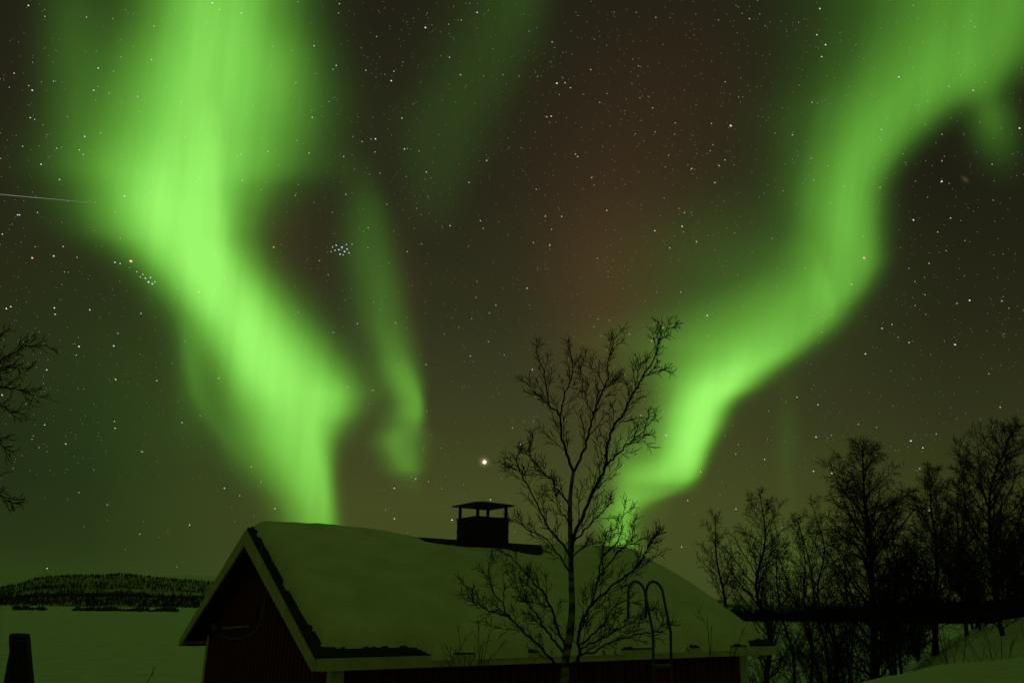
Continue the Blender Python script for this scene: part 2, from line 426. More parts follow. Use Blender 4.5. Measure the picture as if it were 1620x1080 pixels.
# roof slab
mb = MB(); th = .07
mb.prism([(-.02, EZ - .012), (CW, EZ + CH), (2*CW + .02, EZ - .012), (2*CW + .02, EZ - .012 - th), (CW, EZ + CH - th), (-.02, EZ - .012 - th)][::-1], -.03, CL + .03)
roof = mb.build('roof', M_felt, cabin)
# ridge capping
mb = MB(); mb.prism([(CW - .13, EZ + CH - .13*sl + .003), (CW + .13, EZ + CH - .13*sl + .003), (CW, EZ + CH + .018)], .02, CL - .02); mb.build('ridge_cap', M_felt, roof)
# closed eaves
for y0, y1 in ((.03, OE - .022), (2*CW - OE + .022, 2*CW - .03)):
    mb = MB(); mb.box((.03, y0, EZ - .150), (CL - .03, y1, EZ - .128)); mb.build('soffit', M_soffit, cabin)
# barge boards, fascia and corner boards
bh = .20
for x0 in (-.062, CL + .032):
    for sgn in (-1, 1):
        mb = MB()
        e = CW + sgn * (CW + .03)
        pts = [(CW, EZ + CH - th*.55), (e, EZ - .03*sl - th*.55), (e, EZ - .155), (e - sgn*.035, EZ - .166), (CW, EZ + CH - th*.55 - bh*1.12)]
        if sgn < 0: pts = pts[::-1]
        mb.prism(pts, x0, x0 + .03); mb.build('barge_board', M_white, cabin)
for y0 in (-.045, 2*CW + .021):
    mb = MB(); mb.box((-.028, y0, EZ - .165), (CL + .028, y0 + .024, EZ - .03)); mb.build('fascia', M_white, cabin)
for (cx, sx_) in ((OG, -1), (CL - OG, 1)):
    for (cy, sy_) in ((OE, -1), (2*CW - OE, 1)):
        mb = MB()
        wz = roofz(OE) - .17
        mb.box((min(cx, cx - sx_*.14) if sx_ > 0 else cx - .026, cy + (sy_*.026 if sy_ < 0 else 0), GB), ((cx + .026) if sx_ > 0 else cx + .14, cy + (sy_*.026 if sy_ > 0 else 0), wz))
        mb.box((cx + (0.001 if sx_ > 0 else -.026), (cy + .002) if sy_ < 0 else cy - .10, GB), (cx + (.026 if sx_ > 0 else -.001), (cy + .10) if sy_ < 0 else cy - .002, wz))
        mb.build('corner_board', M_white, cabin)
# lamp tube and its cable on the left gable
def gpt(px, py, xl):                          # point of a view ray on the cabin plane x = xl, in cabin coordinates
    inv = (Matrix.Translation((RC.x, RC.y, 0)) @ Matrix.Rotation(math.pi/2 - TH, 4, 'Z')).inverted()
    o = inv @ CAM; d = inv.to_3x3() @ ray(px, py)
    return o + d * ((xl - o.x) / d.x)
lamp = MB(); a = gpt(352, 993, OG - .06); b = gpt(394, 990, OG - .06)
lamp.tube([a, a.lerp(b, .5), b], .014, 8); lp = lamp.build('tube_lamp', M_cable, cabin)
for f in (.02, .97):
    c = a.lerp(b, f); q = MB(); q.box((c.x, c.y - .02, c.z - .02), (OG - .02, c.y + .02, c.z + .02)); q.build('bracket', M_cable, lp)
q = MB(); q.box((OG - .09, gpt(344, 991, OG).y - .03, gpt(344, 991, OG).z - .05), (OG - .02, gpt(344, 991, OG).y + .03, gpt(344, 991, OG).z + .05)); q.build('junction_box', M_cable, cabin)
cb = [gpt(*p, OG - .03) for p in ((343,993),(347,1001),(353,1006),(365,1009),(380,1009),(394,1004),(404,997),(411,986),(415,972),(419,950),(421,935))]
q = MB(); q.tube(cb, .005, 6); q.build('cable', M_cable, cabin)
v0 = gpt(404, 966, OG - .03); q = MB(); q.box((OG - .035, v0.y - .10, v0.z - .14), (OG - .019, v0.y + .10, v0.z + .14))
for k in range(6): q.box((OG - .047, v0.y - .09, v0.z - .13 + k*.045), (OG - .035, v0.y + .09, v0.z - .10 + k*.045))
q.build('vent', M_soffit, cabin)
# chimney
CX = 4.22; cw = .345
mbr = Matrix.Rotation(math.pi/2 - TH, 4, 'Z')
ch = bpy.data.objects.new('chimney', None); col.objects.link(ch); ch.parent = cabin; ch.location = (CX, CW, EZ + CH)
mb = MB(); hB = .40
for k in range(9):                            # brick courses, slightly uneven
    z0 = -.36 + k * (hB + .36) / 9; z1 = z0 + (hB + .36)/9 - .006; e = .004 * (k % 2)
    mb.box((-cw + e, -cw + e, z0), (cw - e, cw - e, z1)); mb.box((-cw + .012, -cw + .012, z1), (cw - .012, cw - .012, z1 + .006))
mb.box((-cw - .02, -cw - .02, hB), (cw + .02, cw + .02, hB + .02))
mb.build('chimney_stack', M_chim, ch)
for sx_ in (-1, 1):
    for sy_ in (-1, 1):
        q = MB(); cx = sx_ * (cw - .04); cy = sy_ * (cw - .04)
        q.box((cx - .022, cy - .022, hB + .02), (cx + .022, cy + .022, hB + .235)); q.build('post', M_cap, ch)
q = MB(); e = cw + .075; z0 = hB + .235
q.add([(-e,-e,z0),(e,-e,z0),(e,e,z0),(-e,e,z0),(-e,-e,z0+.022),(e,-e,z0+.022),(e,e,z0+.022),(-e,e,z0+.022),(0,0,z0+.105)],
      [(3,2,1,0),(0,1,5,4),(1,2,6,5),(2,3,7,6),(3,0,4,7),(4,5,8),(5,6,8),(6,7,8),(7,4,8)])
q.build('chimney_cap', M_cap, ch)
# ------------------------------------------------------------------ snow on the roof
nx, ny = 190, 150
xs = np.linspace(-.02, CL + .02, nx); ys = np.linspace(-.07, 2*CW + .07, ny)
XX, YY = np.meshgrid(xs, ys, indexing='ij')
RZ = EZ + CH - np.abs(YY - CW) * sl
ragged = (fbm(YY*2.2, XX*.4 + 4) - .5)
left_edge = .07 + .05*ragged + .05 * smooth(CW*.4, 0, YY) + .05*(fbm(YY*9, XX*0 + 2) - .5)
dl = XX - left_edge
dr_ = (CL - .03) - XX + .05 * (fbm(YY*2, XX*.3) - .5)
front = .0 + .20 * smooth(1.55, 1.20, XX) + .06*(fbm(XX*1.6, YY*.2 + 7) - .5) + .09*(fbm(XX*6, YY*.2 + 1) - .5) + .18*smooth(CL-.65, CL-.5, XX) - .05
for gx, gw, ga in ((1.95,.28,.05),(3.05,.1,.06),(4.9,.35,.07),(6.15,.12,.13),(7.2,.15,.06)):
    front = front + ga * np.exp(-((XX - gx)/gw)**4)
df_ = YY - front
db = 2*CW - .03 - YY
def edge(d, r, p=2.0):
    q = np.clip(d / r, 0, 1); return (1 - (1 - q)**p)**(1/p)
T_ = .27 + .07 * (fbm(XX*.6, YY*.6 + 11) - .5) + .04*np.exp(-((XX-1.2)/1.2)**2)
shape = edge(dl, .26) * edge(dr_, .6, 2.0) * (0.40*edge(df_, .07) + .60*edge(df_, 1.5, 1.7)) * edge(db, .6)
gyc = CW + .16 - .30*smooth(CX, CX + .7, XX) + .14*(fbm(XX*2.3, YY*0 + 6) - .5)
gap = np.exp(-(np.abs(XX - (CX+.03) - .10*(fbm(YY*5, XX*0+3)-.5)) / 1.22)**3 - (np.abs(YY - gyc) / .50)**3)
h = T_ * shape * (1 - 1.0*gap) + .06 * (fbm(XX*.9, YY*.9) - .5) * shape + .022 * (fbm(XX*4.5, YY*3.2 + 9) - .5) * shape - .10*np.exp(-((XX - CX) / 1.0)**4 - ((YY - gyc) / .24)**2)
rid = np.abs(YY - CW)
h = h + .10 * np.exp(-(rid/.35)**2) * np.minimum(1, shape*1.0) * (1 - gap) * 0 - np.exp(-(rid/.8)**2)*.17*shape
cov = (dl > 0) & (dr_ > 0) & (df_ > 0) & (db > 0) & (h > .006)
ZT = RZ + np.where(cov, h, -.05)
mb = MB()
mb.v = [tuple(p) for p in np.stack([XX, YY, ZT], -1).reshape(-1, 3)]
for i in range(nx - 1):
    for j in range(ny - 1):
        if cov[i, j] or cov[i+1, j] or cov[i, j+1] or cov[i+1, j+1]:
            mb.f.append((i*ny+j, (i+1)*ny+j, (i+1)*ny+j+1, i*ny+j+1))
rs = mb.build('roof_snow', M_roofsnow, smooth=True)
rs.location = (RC.x, RC.y, 0); rs.rotation_euler = (0, 0, math.pi/2 - TH)
tag(rs, 'thick rounded blanket of snow lying on the cabin roof', 'snow')

# ------------------------------------------------------------------ bathing ladder
lad = empty('bathing_ladder', at(1048, 1120, 8.0))
tag(lad, 'dark steel bathing ladder with two hooped handrails standing before the cabin', 'ladder')
def railpts(off, dy):
    pts = [(1034,1150),(1034,1060),(1033.5,1028),(1033,1000),(1030,985),(1026,965),(1022,945),(1020,934),(1016,926),(1011,921),(1005,919),(1000,921),(996,927),(994,936),(994,955),(993.5,978)]
    return [at(x + off, y, 8.0 + dy) - lad.location for x, y in pts]
ra, rb = railpts(0, 0), railpts(28, .38)
for r_ in (ra, rb):
    q = MB(); q.tube(r_, .0135, 10); q.build('handrail', M_rail, lad, smooth=True)
for k in (0, 1):
    p0 = ra[1].lerp(ra[0], k*.62) if k else ra[1].lerp(ra[2], .22); p1 = rb[1].lerp(rb[0], k*.62) if k else rb[1].lerp(rb[2], .22)
    q = MB(); q.tube([p0, p1], .016, 8); q.build('rung', M_rail, lad)

# ------------------------------------------------------------------ dark post at the lower left
c0 = at(27, 1075, 7.6); zg = gz(c0.x, c0.y)
prof = [(2,1105),(6,1075),(10,1052),(14.5,1030),(13.5,1015),(14,1003.5),(17,1001.5),(38,1002.2),(40.5,1004),(42,1020),(44.5,1050),(48,1085),(50,1105)]
P = [at(x, y, 7.6) for x, y in prof]
mb = MB(); n = len(P); o = Vector((c0.x, c0.y, zg)); back = Vector((-.05, .16, 0))
vs = [p - o for p in P] + [p - o + back for p in P]
mb.add(vs, [tuple(range(n)), tuple(range(n, 2*n))[::-1]] + [(i, n + i, n + (i+1) % n, (i+1) % n) for i in range(n)])
pst = mb.build('wooden_post', M_wood); pst.location = o
bv = pst.modifiers.new('bevel', 'BEVEL'); bv.width = .008; bv.segments = 2
tag(pst, 'black flat-topped wooden post stuck in snow at the lower left corner', 'post')

# ------------------------------------------------------------------ trees
UP = Vector((0, 0, 1))
def perp(d, rg):
    v = Vector((rg.gauss(0, 1), rg.gauss(0, 1), rg.gauss(0, 1))); v = v - d * v.dot(d)
    return v.normalized() if v.length > 1e-6 else Vector((1, 0, 0))
def grow(T, p, d, L, r, lvl, cfg, rg):
    n = max(3, min(9, int(L / cfg['seg']) + 2)); d = d.normalized(); pts = [p.copy()]; dirs = [d]
    for i in range(n):
        j = cfg['wig'] * rg.uniform(.6, 1.3)
        j *= cfg.get('still', 1.0) ** max(0, lvl - 1)
        d = (d + Vector((rg.gauss(0, j), rg.gauss(0, j), rg.gauss(0, j))) + UP * cfg['up'][min(lvl, len(cfg['up'])-1)] / n).normalized()
        p = p + d * (L / n); pts.append(p.copy()); dirs.append(d)
    rad = [max(cfg['rmin'], r * (1 - .72 * i / n)) for i in range(n + 1)]
    T.append((pts, rad, lvl))
    sprout(T, pts, rad, dirs, L, lvl, cfg, rg)
def sprout(T, pts, rad, dirs, L, lvl, cfg, rg, f0=.15, num=None, kid=None):
    if lvl >= cfg['max']: return
    k = num if num is not None else max(1, int(round(cfg['num'][lvl] * (.5 + .5 * L / cfg['ref'][lvl]))))
    n = len(pts) - 1; side = rg.random() * 6.28
    for c in range(k):
        f = f0 + (.97 - f0) * (c + rg.uniform(.1, .9)) / k
        q = f * n; i = min(n - 1, int(q)); p = pts[i].lerp(pts[i+1], q - i); d = dirs[i+1]
        e1 = d.cross(Vector((.3, .2, .9))); e1 = e1.normalized() if e1.length > .05 else Vector((1, 0, 0)); e2 = d.cross(e1)
        side += 2.4 + rg.uniform(-.6, .6)
        out = e1 * math.cos(side) + e2 * math.sin(side)
        an = R(rg.uniform(*cfg['ang']))
        cl = (kid if kid else L * cfg['ratio']) * rg.uniform(.55, 1.15) * (1 - cfg.get('fall', .55) * f)
        if cl < cfg['lmin']: cl = cfg['lmin'] * rg.uniform(.8, 1.3)
        grow(T, p, d * math.cos(an) + out * math.sin(an), cl, max(cfg['rmin'], min(rad[i] * .62, cl * cfg['thick'])), lvl + 1, cfg, rg)
def mesh_tubes(T, name, mat, parent, origin):
    mb = MB()
    for pts, rad, lvl in T:
        s = 8 if lvl == 0 else (5 if lvl == 1 else 3)
        mb.tube([p - origin for p in pts], rad, s, cap=lvl < 2)
    return mb.build(name, mat, parent, smooth=True)
def smooth_path(P, k=4):
    out = []
    n = len(P)
    for i in range(n - 1):
        a = P[max(i-1, 0)]; b = P[i]; c = P[i+1]; d = P[min(i+2, n-1)]
        for q in range(k):
            u = q / k
            out.append(.5 * ((2*b) + (c - a)*u + (2*a - 5*b + 4*c - d)*u*u + (3*b - a - 3*c + d)*u**3))
    out.append(P[-1]); return out
def dirs_of(P): return [(P[min(i+1, len(P)-1)] - P[max(i-1, 0)]).normalized() for i in range(len(P))]
def traced(limbs, D, px_m, rg, base_px, cfg, spread=.55, nscale=1.0):
    """main limbs follow the real tree's shape; each gets its own depth, and side twigs are grown on it"""
    T = []
    for pts, w0, w1 in limbs:
        s = rg.uniform(-spread, spread); x0, y0 = pts[0]
        P = []
        for i, (x, y) in enumerate(pts):
            off = math.hypot(x - x0, (y - y0) * .6) * px_m * s * .8
            P.append(at(x, y, D + off))
        wob = rg.uniform(0, 6)
        P = smooth_path(P, 4)
        for i in range(1, len(P) - 1): P[i] = P[i] + Vector((rg.gauss(0, 1), rg.gauss(0, 1), rg.gauss(0, 1))) * px_m * 1.0
        n = len(P) - 1
        rad = [px_m * (w0 + (w1 - w0) * i / n) * .55 for i in range(n + 1)]
        L = sum((P[i+1] - P[i]).length for i in range(n))
        T.append((P, rad, 1))
        sprout(T, P, rad, dirs_of(P), L, 0, cfg, rg, .12, max(3, int(L * 11.5 * nscale)), min(.54, .22 + L * .15))
    return T

# --- the birch before the cabin
D = 8.3; pm = D / F
base = at(886, 1100, D); bz = gz(base.x, base.y)
o = Vector((base.x, base.y, bz))
birch = empty('birch_tree', o); tag(birch, 'slender bare birch standing in front of the cabin, taller than its chimney', 'tree')
tr = [(884,1240),(888,1130),(893,1080),(895,1040),(902,1000),(905,960),(904,925),(903,880),(902,832),(902,787),(907,747)]
trw = [17,14.5,13,12,12,10,9,8.5,7.5,6.5,5.5]
P = smooth_path([at(x, y, D) for x, y in tr], 4); W = np.interp(np.linspace(0, 1, len(P)), np.linspace(0, 1, len(trw)), trw)
P[0].z = bz - .15
mesh_tubes([(P, [w * pm * .5 for w in W], 0)], 'trunk', M_bark, birch, o)
limbs = [
 ([(907,747),(900,728),(894,710),(888,687),(887,658),(894,621),(905,595),(903,569),(898,548)], 4.6, 1.0),
 ([(887,658),(877,648),(868,639),(864,612),(859,587),(850,560),(850,545)], 3.0, .9),
 ([(868,639),(852,626),(838,614),(832,600)], 1.8, .8),
 ([(907,747),(922,717),(933,680),(938,654),(950,628),(961,599),(963,569),(970,545),(975,528)], 4.2, .9),
 ([(938,654),(930,640),(925,621),(920,598),(916,580)], 2.2, .8),
 ([(950,628),(958,612),(972,604),(985,600)], 1.6, .8),
 ([(955,612),(945,590),(936,578),(925,562)], 1.6, .8),
 ([(903,900),(905,870),(909,847),(927,806),(942,769),(957,739),(962,702),(972,672),(987,654),(1001,624),(1016,598),(1035,565),(1042,539),(1048,513)], 6.2, 1.0),
 ([(1040,549),(1050,530),(1058,520),(1067,517)], 1.6, .8),
 ([(1001,624),(1008,600),(1010,580),(1016,575)], 1.8, .8),
 ([(1016,598),(1030,590),(1045,584),(1054,586)], 1.6, .8),
 ([(959,736),(973,722),(987,706),(1003,695),(1016,684),(1028,668),(1038,654)], 3.0, .9),
 ([(987,706),(1005,700),(1022,698)], 1.5, .8),
 ([(902,800),(892,788),(883,776),(868,754),(846,732),(838,712),(845,690)], 3.4, .9),
 ([(868,754),(858,752),(845,740)], 1.6, .8),
 ([(904,880),(890,860),(868,836),(850,798),(831,761),(820,738),(809,735)], 3.6, .9),
 ([(836,770),(822,745),(818,722),(828,715)], 2.0, .8),
 ([(904,905),(895,895),(880,872),(862,850),(838,840),(820,825),(805,822)], 3.0, .9),
 ([(909,855),(930,832),(948,815),(962,800),(972,785)], 2.8, .8),
 ([(902,832),(890,812),(880,795),(876,770)], 2.2, .8),
 ([(897,1022),(886,1005),(871,960),(858,936),(845,923),(825,900),(805,878),(790,871)], 4.2, .9),
 ([(871,960),(855,953),(840,930),(832,905)], 2.4, .8),
 ([(893,1033),(878,1015),(862,993),(852,975),(842,962),(825,945),(815,925),(800,905)], 3.8, .9),
 ([(892,1075),(880,1052),(864,1034),(838,1008),(820,990),(808,978),(785,968),(767,962),(750,945),(738,925)], 4.4, .9),
 ([(808,978),(795,955),(780,935),(772,905),(775,890)], 2.6, .8),
 ([(767,962),(752,958),(742,944),(735,940)], 1.6, .8),
 ([(900,1062),(912,1045),(917,1034),(915,1004),(919,985),(929,967),(938,950),(945,915),(952,882),(958,850),(968,830)], 5.6, 1.2),
 ([(929,967),(942,950),(956,938),(975,920),(993,908),(1005,898),(1015,885),(1025,865),(1030,853),(1045,835)], 3.6, .9),
 ([(1005,898),(1018,880),(1026,868),(1035,845)], 2.0, .8),
 ([(945,915),(960,895),(975,875),(990,862),(1003,845),(1000,825)], 3.0, .8),
 ([(917,1020),(930,1010),(946,995),(960,978),(968,962),(985,952),(1003,942)], 3.0, .8),
 ([(915,1030),(932,1018),(955,1008),(975,997),(995,985),(1015,975),(1030,965)], 2.8, .8),
 ([(918,1034),(940,1030),(965,1015),(990,1008),(1010,1002),(1030,1000),(1045,990),(1052,972)], 2.8, .8),
 ([(952,882),(965,868),(980,850),(985,820),(990,800)], 2.6, .8),
 ([(903,880),(915,872),(930,862),(945,858),(960,845)], 2.4, .8),
]
cfg = dict(still=.75, fall=.70, seg=.09, wig=.075, up=[.10, .24, .16, .1], rmin=.0027, max=3, num=[0, 7, 3, 0], ref=[1, .45, .2, 1], ang=(22, 46), ratio=.50, thick=.012, lmin=.06)
T = traced(limbs, D, pm, random.Random(11), base, cfg)
mesh_tubes(T, 'crown', M_twig, birch, o)

# --- generic bare trees
def bare_tree(name, px, top_py, y, half_px, rg, label, lean=(0, 0), stems=1, group=None, dens=1.0, clear=.16, droop=0.0, mat=None, tw=1.0, path=None, base_px=None):
    bx = (px - 810) / KH * y; z0 = gz(bx, y); o = Vector((bx, y, z0)); 
    root = empty(name, o); tag(root, label, 'tree', group)
    top = at(px + lean[0], top_py + 18, y + lean[1]); H = (top - o).length; hw = half_px * 1.2 * y / F
    T0 = []; T1 = []
    c2 = dict(seg=H*.035, wig=.12, up=[.1, .38 - droop, .25 - droop*1.6, .15 - droop*2], rmin=max(.0042, y * .00020), max=3,
              num=[0, 9*dens, 6*dens, 0], ref=[1, hw, hw*.45, 1], ang=(28, 62), ratio=.48, thick=.012, lmin=H*.018)
    for s in range(stems):
        b = o + Vector((rg.uniform(-.15, .15), rg.uniform(-.15, .15), -.2)) * (1 if stems > 1 else .2)
        if stems > 1:
            k = (s - (stems-1)/2) / stems
            tp = top + Vector((k * hw * 1.7, rg.uniform(-1, 1) * hw * .8, -abs(k) * H * .35 - rg.uniform(0, .12) * H))
            if s == stems // 2: tp = top
        else: tp = top
        if path and s == 0: K = [o + Vector((0, 0, -.2))] + [at(x, yy_, y) for x, yy_ in path]
        else:
            K = [b]
            for q in (.2, .4, .6, .8): K.append(b.lerp(tp, q) + Vector((rg.gauss(0, .018), rg.gauss(0, .018), 0)) * H)
            K.append(tp)
        Pp = smooth_path(K, 4); n = len(Pp) - 1
        r0 = H * .0150 * tw * (1 if stems == 1 else .75)
        rad = [max(c2['rmin'], r0 * (1 - .9 * (i / n) ** .8)) for i in range(n + 1)]
        T0.append((Pp, rad, 0))
        dd = dirs_of(Pp); nl = int((46 if stems == 1 else 26) * dens); side = rg.random() * 6
        for c in range(nl):
            f = clear + (.97 - clear) * ((c + rg.random()) / nl) ** 1.15
            q = f * n; i = min(n - 1, int(q)); p = Pp[i].lerp(Pp[i+1], q - i); side += 2.4 + rg.uniform(-.5, .5)
            prof = (math.sin(math.pi * min(1, (f - clear) / (1 - clear) * .72 + .28)) ** .8)
            LL = hw * 1.15 * prof * rg.uniform(.65, 1.15) * (1 if stems == 1 else .7) + H * .03
            an = R(rg.uniform(32, 60)); out = Vector((math.cos(side), math.sin(side), 0))
            grow(T1, p, dd[i] * math.cos(an) + out * math.sin(an), LL, max(c2['rmin'], min(rad[i]*.6, LL*.014)), 1, c2, rg)
    mesh_tubes(T0, 'trunk', mat or M_dark, root, o); mesh_tubes(T1, 'crown', M_dark, root, o)
    return root
GB_ = 'bare trees on the snowy bank at the right'
rg = random.Random(21)
bare_tree('birch_tree', 1150, 795, 30, 36, rg, 'narrow bare tree rising just right of the roof slope, leftmost in the row of trees', (-18, 0), 1, GB_, 1.0, .1)
bare_tree('birch_tree', 1196, 763, 31, 56, rg, 'bare tree with a pointed top behind the right end of the cabin roof', (6, 0), 1, GB_, 1.3, .1)
bare_tree('birch_tree', 1318, 775, 26, 62, rg, 'several-stemmed bare tree leaning left toward the cabin', (-36, 0), 4, GB_, 1.2, .14)
bare_tree('birch_tree', 1362, 688, 26, 84, rg, 'tallest bare birch with drooping twigs at its top, right of the cabin', (2, 0), 1, GB_, 1.75, .14, droop=.22, tw=1.15)
bare_tree('birch_tree', 1415, 778, 28, 52, rg, 'rounded bushy bare tree close to the right of the tallest birch', (-6, 0), 2, GB_, 1.5, .1)
bare_tree('birch_tree', 1470, 722, 27, 46, rg, 'slim bare tree with a small rounded top between two bushy trees', (6, 0), 1, GB_, 1.4, .12)
bare_tree('birch_tree', 1528, 700, 27, 42, rg, 'thin bare tree with a bare spike for a top', (-10, 0), 2, GB_, 1.3, .1)
bare_tree('birch_tree', 1593, 678, 20, 74, rg, 'bare tree by the right edge whose trunk bends left and then right', (8, 0), 1, GB_, 1.5, .16,
          path=[(1588,1010),(1578,965),(1570,900),(1566,840),(1565,790),(1575,745),(1592,708),(1601,680)])
bare_tree('birch_tree', 1545, 790, 30, 50, rg, 'low dense bare tree standing behind the trees of the right edge', (0, 0), 3, GB_, 1.4, .08)
bare_tree('birch_tree', 1622, 765, 24, 58, rg, 'wide dense bare tree cut off by the right edge of the picture', (0, 0), 3, GB_, 1.6, .08)
bare_tree('birch_tree', 1262, 800, 33, 44, rg, 'small bare tree in the gap between the cabin and the leaning tree', (0, 0), 2, GB_, 1.0, .25)
bare_tree('birch_tree', 1445, 830, 31, 40, rg, 'low bare tree under the slim tree, hidden among trunks', (0, 0), 3, GB_, 1.4, .08)
# --- shrubs and saplings
def shrub(px, py_base, py_top, y, half_px, rg, label, stems, lean=0, group=None, dens=1.0, name='shrub', z=None):
    b = at(px, py_base, y); o = Vector((b.x, b.y, gz(b.x, b.y) if z is None else z)); root = empty(name, o); tag(root, label, 'shrub', group)
    top = at(px, py_top, y); H = max(.3, top.z - o.z); hw = half_px * y / F
    T0 = []; T1 = []
    c2 = dict(seg=H*.1, wig=.10, up=[.1, .22, .2, .2], rmin=max(.0030, y*.00016), max=2, num=[4*dens, 3*dens, 0], ref=[H, H*.4, 1], ang=(20, 45), ratio=.42, thick=.008, lmin=H*.05)
    for s in range(stems):
        k = 0 if stems == 1 else (2*s/(stems-1) - 1)
        tp = o + Vector((k * hw + lean * y / F, rg.uniform(-hw, hw), H * rg.uniform(.72, 1.0) * (1 - .15*abs(k))))
        m_ = o.lerp(tp, .5) + Vector((-k*hw*.18, 0, H*.06))
        Pp = smooth_path([o + Vector((rg.uniform(-.04,.04), 0, -.1)), m_, tp], 5); n = len(Pp) - 1
        rad = [max(c2['rmin'], H * .006 * (1 - .8*i/n)) for i in range(n+1)]
        T0.append((Pp, rad, 1)); sprout(T1, Pp, rad, dirs_of(Pp), H, 0, c2, rg, .2)
    mesh_tubes(T0, 'stem', M_twig, root, o); mesh_tubes(T1, 'twig_crown', M_twig, root, o); root['category'] = 'shrub'
    return root
rg = random.Random(33)
shrub(741, 1100, 962, 9.0, 24, rg, 'thin upright bare shrub before the eave of the cabin, left of the birch', 7)
shrub(1128, 1100, 975, 9.6, 26, rg, 'sparse twiggy shrub before the eave, right of the bathing ladder', 3, dens=.8)
shrub(1214, 1110, 1020, 19, 52, rg, 'tangled low bush at the right corner of the cabin', 9, dens=1.6)
shrub(1300, 1090, 985, 22, 70, rg, 'spreading willow bush below the leaning tree beside the lake ice', 12, lean=-25, dens=1.3)
shrub(1345, 1062, 985, 17, 22, rg, 'straight bare sapling on the edge of the near drift, left of a forked one', 2, dens=1.2)
shrub(1385, 1064, 960, 15, 26, rg, 'bare sapling with a straight stem at the edge of the near drift', 2, dens=1.2)
shrub(1497, 1046, 968, 15, 50, rg, 'low forked bare shrub spreading in a V on the snow drift', 5, dens=1.2)
shrub(1432, 1060, 1030, 11, 26, rg, 'short bent twig poking out of the near drift', 2, lean=20, dens=.5)
shrub(1570, 1040, 975, 15, 48, rg, 'spreading bare shrub at the foot of the bent trunk', 6, dens=1.2)
shrub(222, 1085, 1060, 7.6, 14, rg, 'single dry stalk beside a snow hump left of the cabin', 1, lean=14, dens=.3, z=None)

us = [(1408,27,1000,890,34,'dense bare thicket at the foot of the rounded bushy tree'),
      (1478,26,1000,870,36,'dense bare thicket around the trunk of the slim tree'),
      (1548,27,985,840,40,'dense bare thicket left of the bent trunk, on the mound top'),(1615,24,985,840,40,'dense bare thicket cut by the right edge of the picture'),
      (1380,24,1010,900,30,'dense bare thicket just right of the thickest trunk'),(1335,27,1040,900,36,'dense bare thicket just left of the thickest trunk')]
for px, y, pb, pt, hw, lb in us: shrub(px, pb, pt, y, hw, rg, lb, 9, group='thickets under the bank birches', dens=1.35, name='thicket')
# --- branches of the tree at the left edge
D2 = 8.6; pm2 = D2 / F
b = at(-120, 1060, D2); o = Vector((b.x, b.y, gz(b.x, b.y)))
lt = empty('birch_tree', o); tag(lt, 'bare tree reaching into the picture at the left edge, only its twig ends showing', 'tree')
P = smooth_path([o + Vector((0, 0, -.2)), at(-118, 950, D2), at(-110, 800, D2), at(-104, 680, D2), at(-95, 560, D2), at(-80, 450, D2)], 4)
mesh_tubes([(P, [pm2 * w for w in np.linspace(9, 2, len(P))], 0)], 'trunk', M_bark, lt, o)
lim = [([(-105,690),(-60,630),(-25,598),(0,573),(25,556),(45,546),(75,546)], 4.0, 1.3),
       ([(-106,720),(-60,660),(-20,622),(10,612),(38,620),(64,628)], 3.6, 1.2),
       ([(-100,640),(-50,612),(-10,592),(20,580),(46,586)], 3.0, 1.0),
       ([(-106,760),(-60,715),(-25,692),(0,700),(10,713)], 3.0, 1.0),
       ([(-110,820),(-60,785),(-20,776),(0,782),(14,793),(28,798)], 3.0, 1.0),
       ([(-98,600),(-55,575),(-25,560),(-8,545),(4,526)], 3.0, 1.0),
       ([(-60,655),(-25,640),(0,640),(18,652),(30,652)], 2.6, 1.0)]
cfg2 = dict(cfg); cfg2.update(rmin=.0036, num=[0, 5, 2, 0])
T = traced(lim, D2, pm2, random.Random(5), None, cfg2, .3, .95)
mesh_tubes(T, 'crown', M_twig, lt, o)

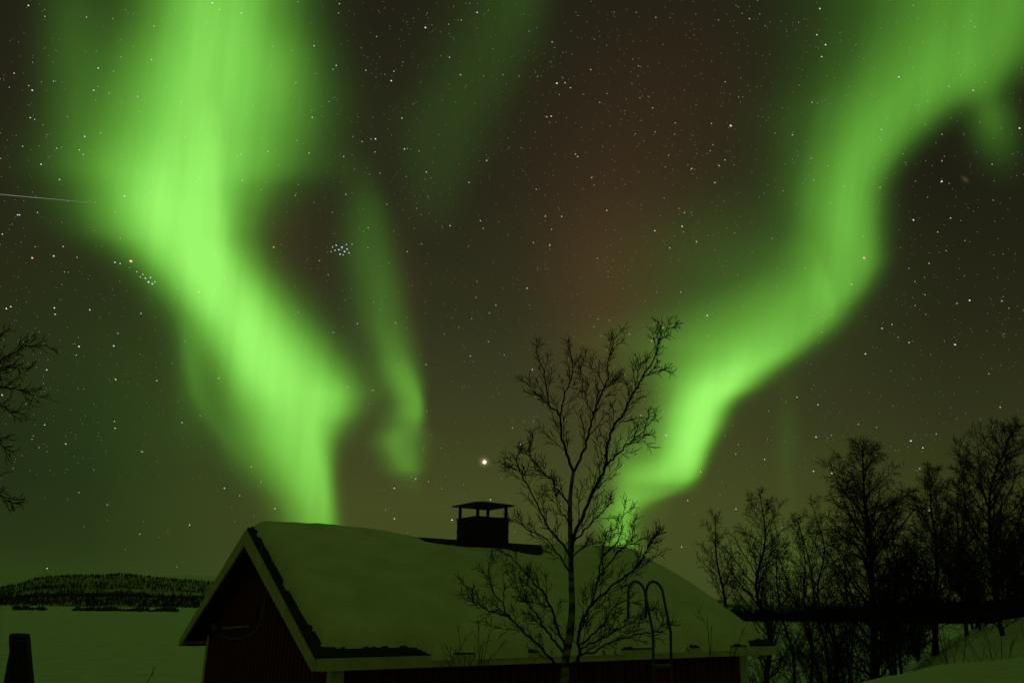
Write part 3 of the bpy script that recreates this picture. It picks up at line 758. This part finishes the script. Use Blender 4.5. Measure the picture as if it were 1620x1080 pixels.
# ------------------------------------------------------------------ stars, the bright planet and a meteor
SD = 14000.0
pool = {'white': MB(), 'blue': MB(), 'amber': MB()}
axis = (XC * .93 - YC * .36).normalized()
def star(px, py, size, tint):
    d = ray(px, py); c = CAM + d * SD; r = size * .5 * SD / F
    u = (axis - d * axis.dot(d)).normalized(); w = d.cross(u)
    e = 1.25
    vs = [c + u*r*e, c - u*r*e, c + w*r, c - w*r, c + d*r, c - d*r]
    pool[tint].add(vs, [(0,2,4),(2,1,4),(1,3,4),(3,0,4),(2,0,5),(1,2,5),(3,1,5),(0,3,5)])
bright = [(673,44,3.2),(881,132,3.4),(594,220,3),(619,128,3),(640,236,2.4),(1297,14,2.6),(755,20,2.8),(336,5,3),(51,143,2.6),(28,340,2.4),
 (65,260,2.4),(134,216,2.4),(148,143,2.2),(1306,71,2.8),(1422,122,2.6),(1490,287,3.2),(1445,348,3),(1534,475,3),(1079,358,3),(1036,365,2.6),
 (1119,499,3),(834,456,2.6),(1585,476,2),(1511,545,3.2),(1613,203,3),(960,333,2.4),(865,185,2.2),(914,248,2.4),(235,446,3.4),(241,449,3),
 (230,440,2.6),(238,439,2.4),(226,434,2),(245,446,2.4),(222,438,2),(182,415,2.6),(190,417,2.2),(355,440,2),(45,9,2.4),(494,186,2.4),(489,242,2.2),
 (532,388,2.6),(536,395,3),(541,391,3.4),(545,398,3.2),(538,402,3),(549,394,2.8),(552,400,2.6),(530,396,2.4),(526,391,2.2),(543,403,2.2),(548,387,2.2),
 (557,386,1.8),(524,398,1.8),(1009,611,3.6),(1316,748,2.4),(1441,697,3),(1291,691,2.6),(1294,640,2.2),(1287,745,2.4),(1054,688,3),(744,563,2.2),
 (346,598,2.6),(183,600,2.6),(180,547,2.8),(125,548,3),(10,488,2.6),(142,490,2.4),(86,487,2.6),(87,497,2.2),(74,585,2.4),(182,677,2.2),(300,830,2.2),
 (355,772,2.4),(435,804,2.2),(624,772,2.4),(624,820,2.6),(715,822,3),(776,790,2.4),(1460,708,2.4),(1455,741,1.8),(100,390,1.8),(31,340,2.2),(17,485,2.4)]
for x, y, s in bright: star(x, y, s * .66, 'blue' if (x * 7 + y) % 3 else 'white')
for x, y, s in ((207,413,5.0),(1156,199,4.0),(1367,408,3.8),(51,408,3.0),(85,405,2.8),(424,240,2.6),(433,391,2.6),(872,184,2.6),(712,357,2.4),(770,254,2.4),(1300,90,2.4),(104,702,2.2),(1131,289,2.2)): star(x, y, s * .78, 'amber')
rs_ = random.Random(77)
for i in range(4600):
    x = rs_.uniform(-500, 2120); y = rs_.uniform(-400, 900)
    if y > 560 and rs_.random() < (y - 560) / 420: continue
    mag = rs_.random() ** 5
    star(x, y, .42 + 1.25 * mag, rs_.choice(('white', 'white', 'blue', 'amber')))
for i in range(1000):
    x = rs_.gauss(1000, 330); y = rs_.gauss(170, 220)
    if y > 640: continue
    star(x, y, rs_.uniform(.34, .66), rs_.choice(('white', 'amber', 'white')))
for i in range(3200):
    x = rs_.uniform(-300, 1920); y = rs_.uniform(-200, 760)
    star(x, y, rs_.uniform(.28, .48), rs_.choice(('white', 'white', 'blue')))
for nm, c, s in (('white', (.95, .95, .85), 1.1), ('blue', (.80, .90, 1.0), 1.15), ('amber', (1.0, .66, .36), 1.0)):
    o = pool[nm].build('stars', emitter('starlight_' + nm, c, s))
    tag(o, {'white': 'white stars scattered over the night sky', 'blue': 'bluish stars scattered over the night sky', 'amber': 'orange stars scattered over the night sky'}[nm], 'stars', None, 'stuff')
def ball(mb, c, r, seg=10):
    vs = []; fs = []
    for i in range(seg + 1):
        th_ = math.pi * i / seg
        for k in range(seg*2):
            ph = math.pi * k / seg; vs.append((c.x + r*math.sin(th_)*math.cos(ph), c.y + r*math.sin(th_)*math.sin(ph), c.z + r*math.cos(th_)))
    m_ = seg*2
    for i in range(seg):
        for k in range(m_): fs.append((i*m_+k, (i+1)*m_+k, (i+1)*m_+(k+1) % m_, i*m_+(k+1) % m_))
    mb.add(vs, fs)
q = MB(); c = CAM + ray(766.5, 730.5) * SD; ball(q, c, 3.0 * SD / F)
tag(q.build('planet', emitter('planet_light', (1.0, .95, .80), 1.6), loc=c), 'bright white planet hanging in the sky above the chimney', 'planet')
q = MB(); pa, pb = CAM + ray(-60, 302) * SD, CAM + ray(160, 322) * SD
q.tube([pa, pa.lerp(pb, .5), pb], [.42*SD/F, .42*SD/F, .15*SD/F], 6)
tag(q.build('meteor', emitter('meteor_light', (.8, .95, .7), .22), loc=pa), 'thin faint meteor streak across the sky at the left edge', 'meteor')
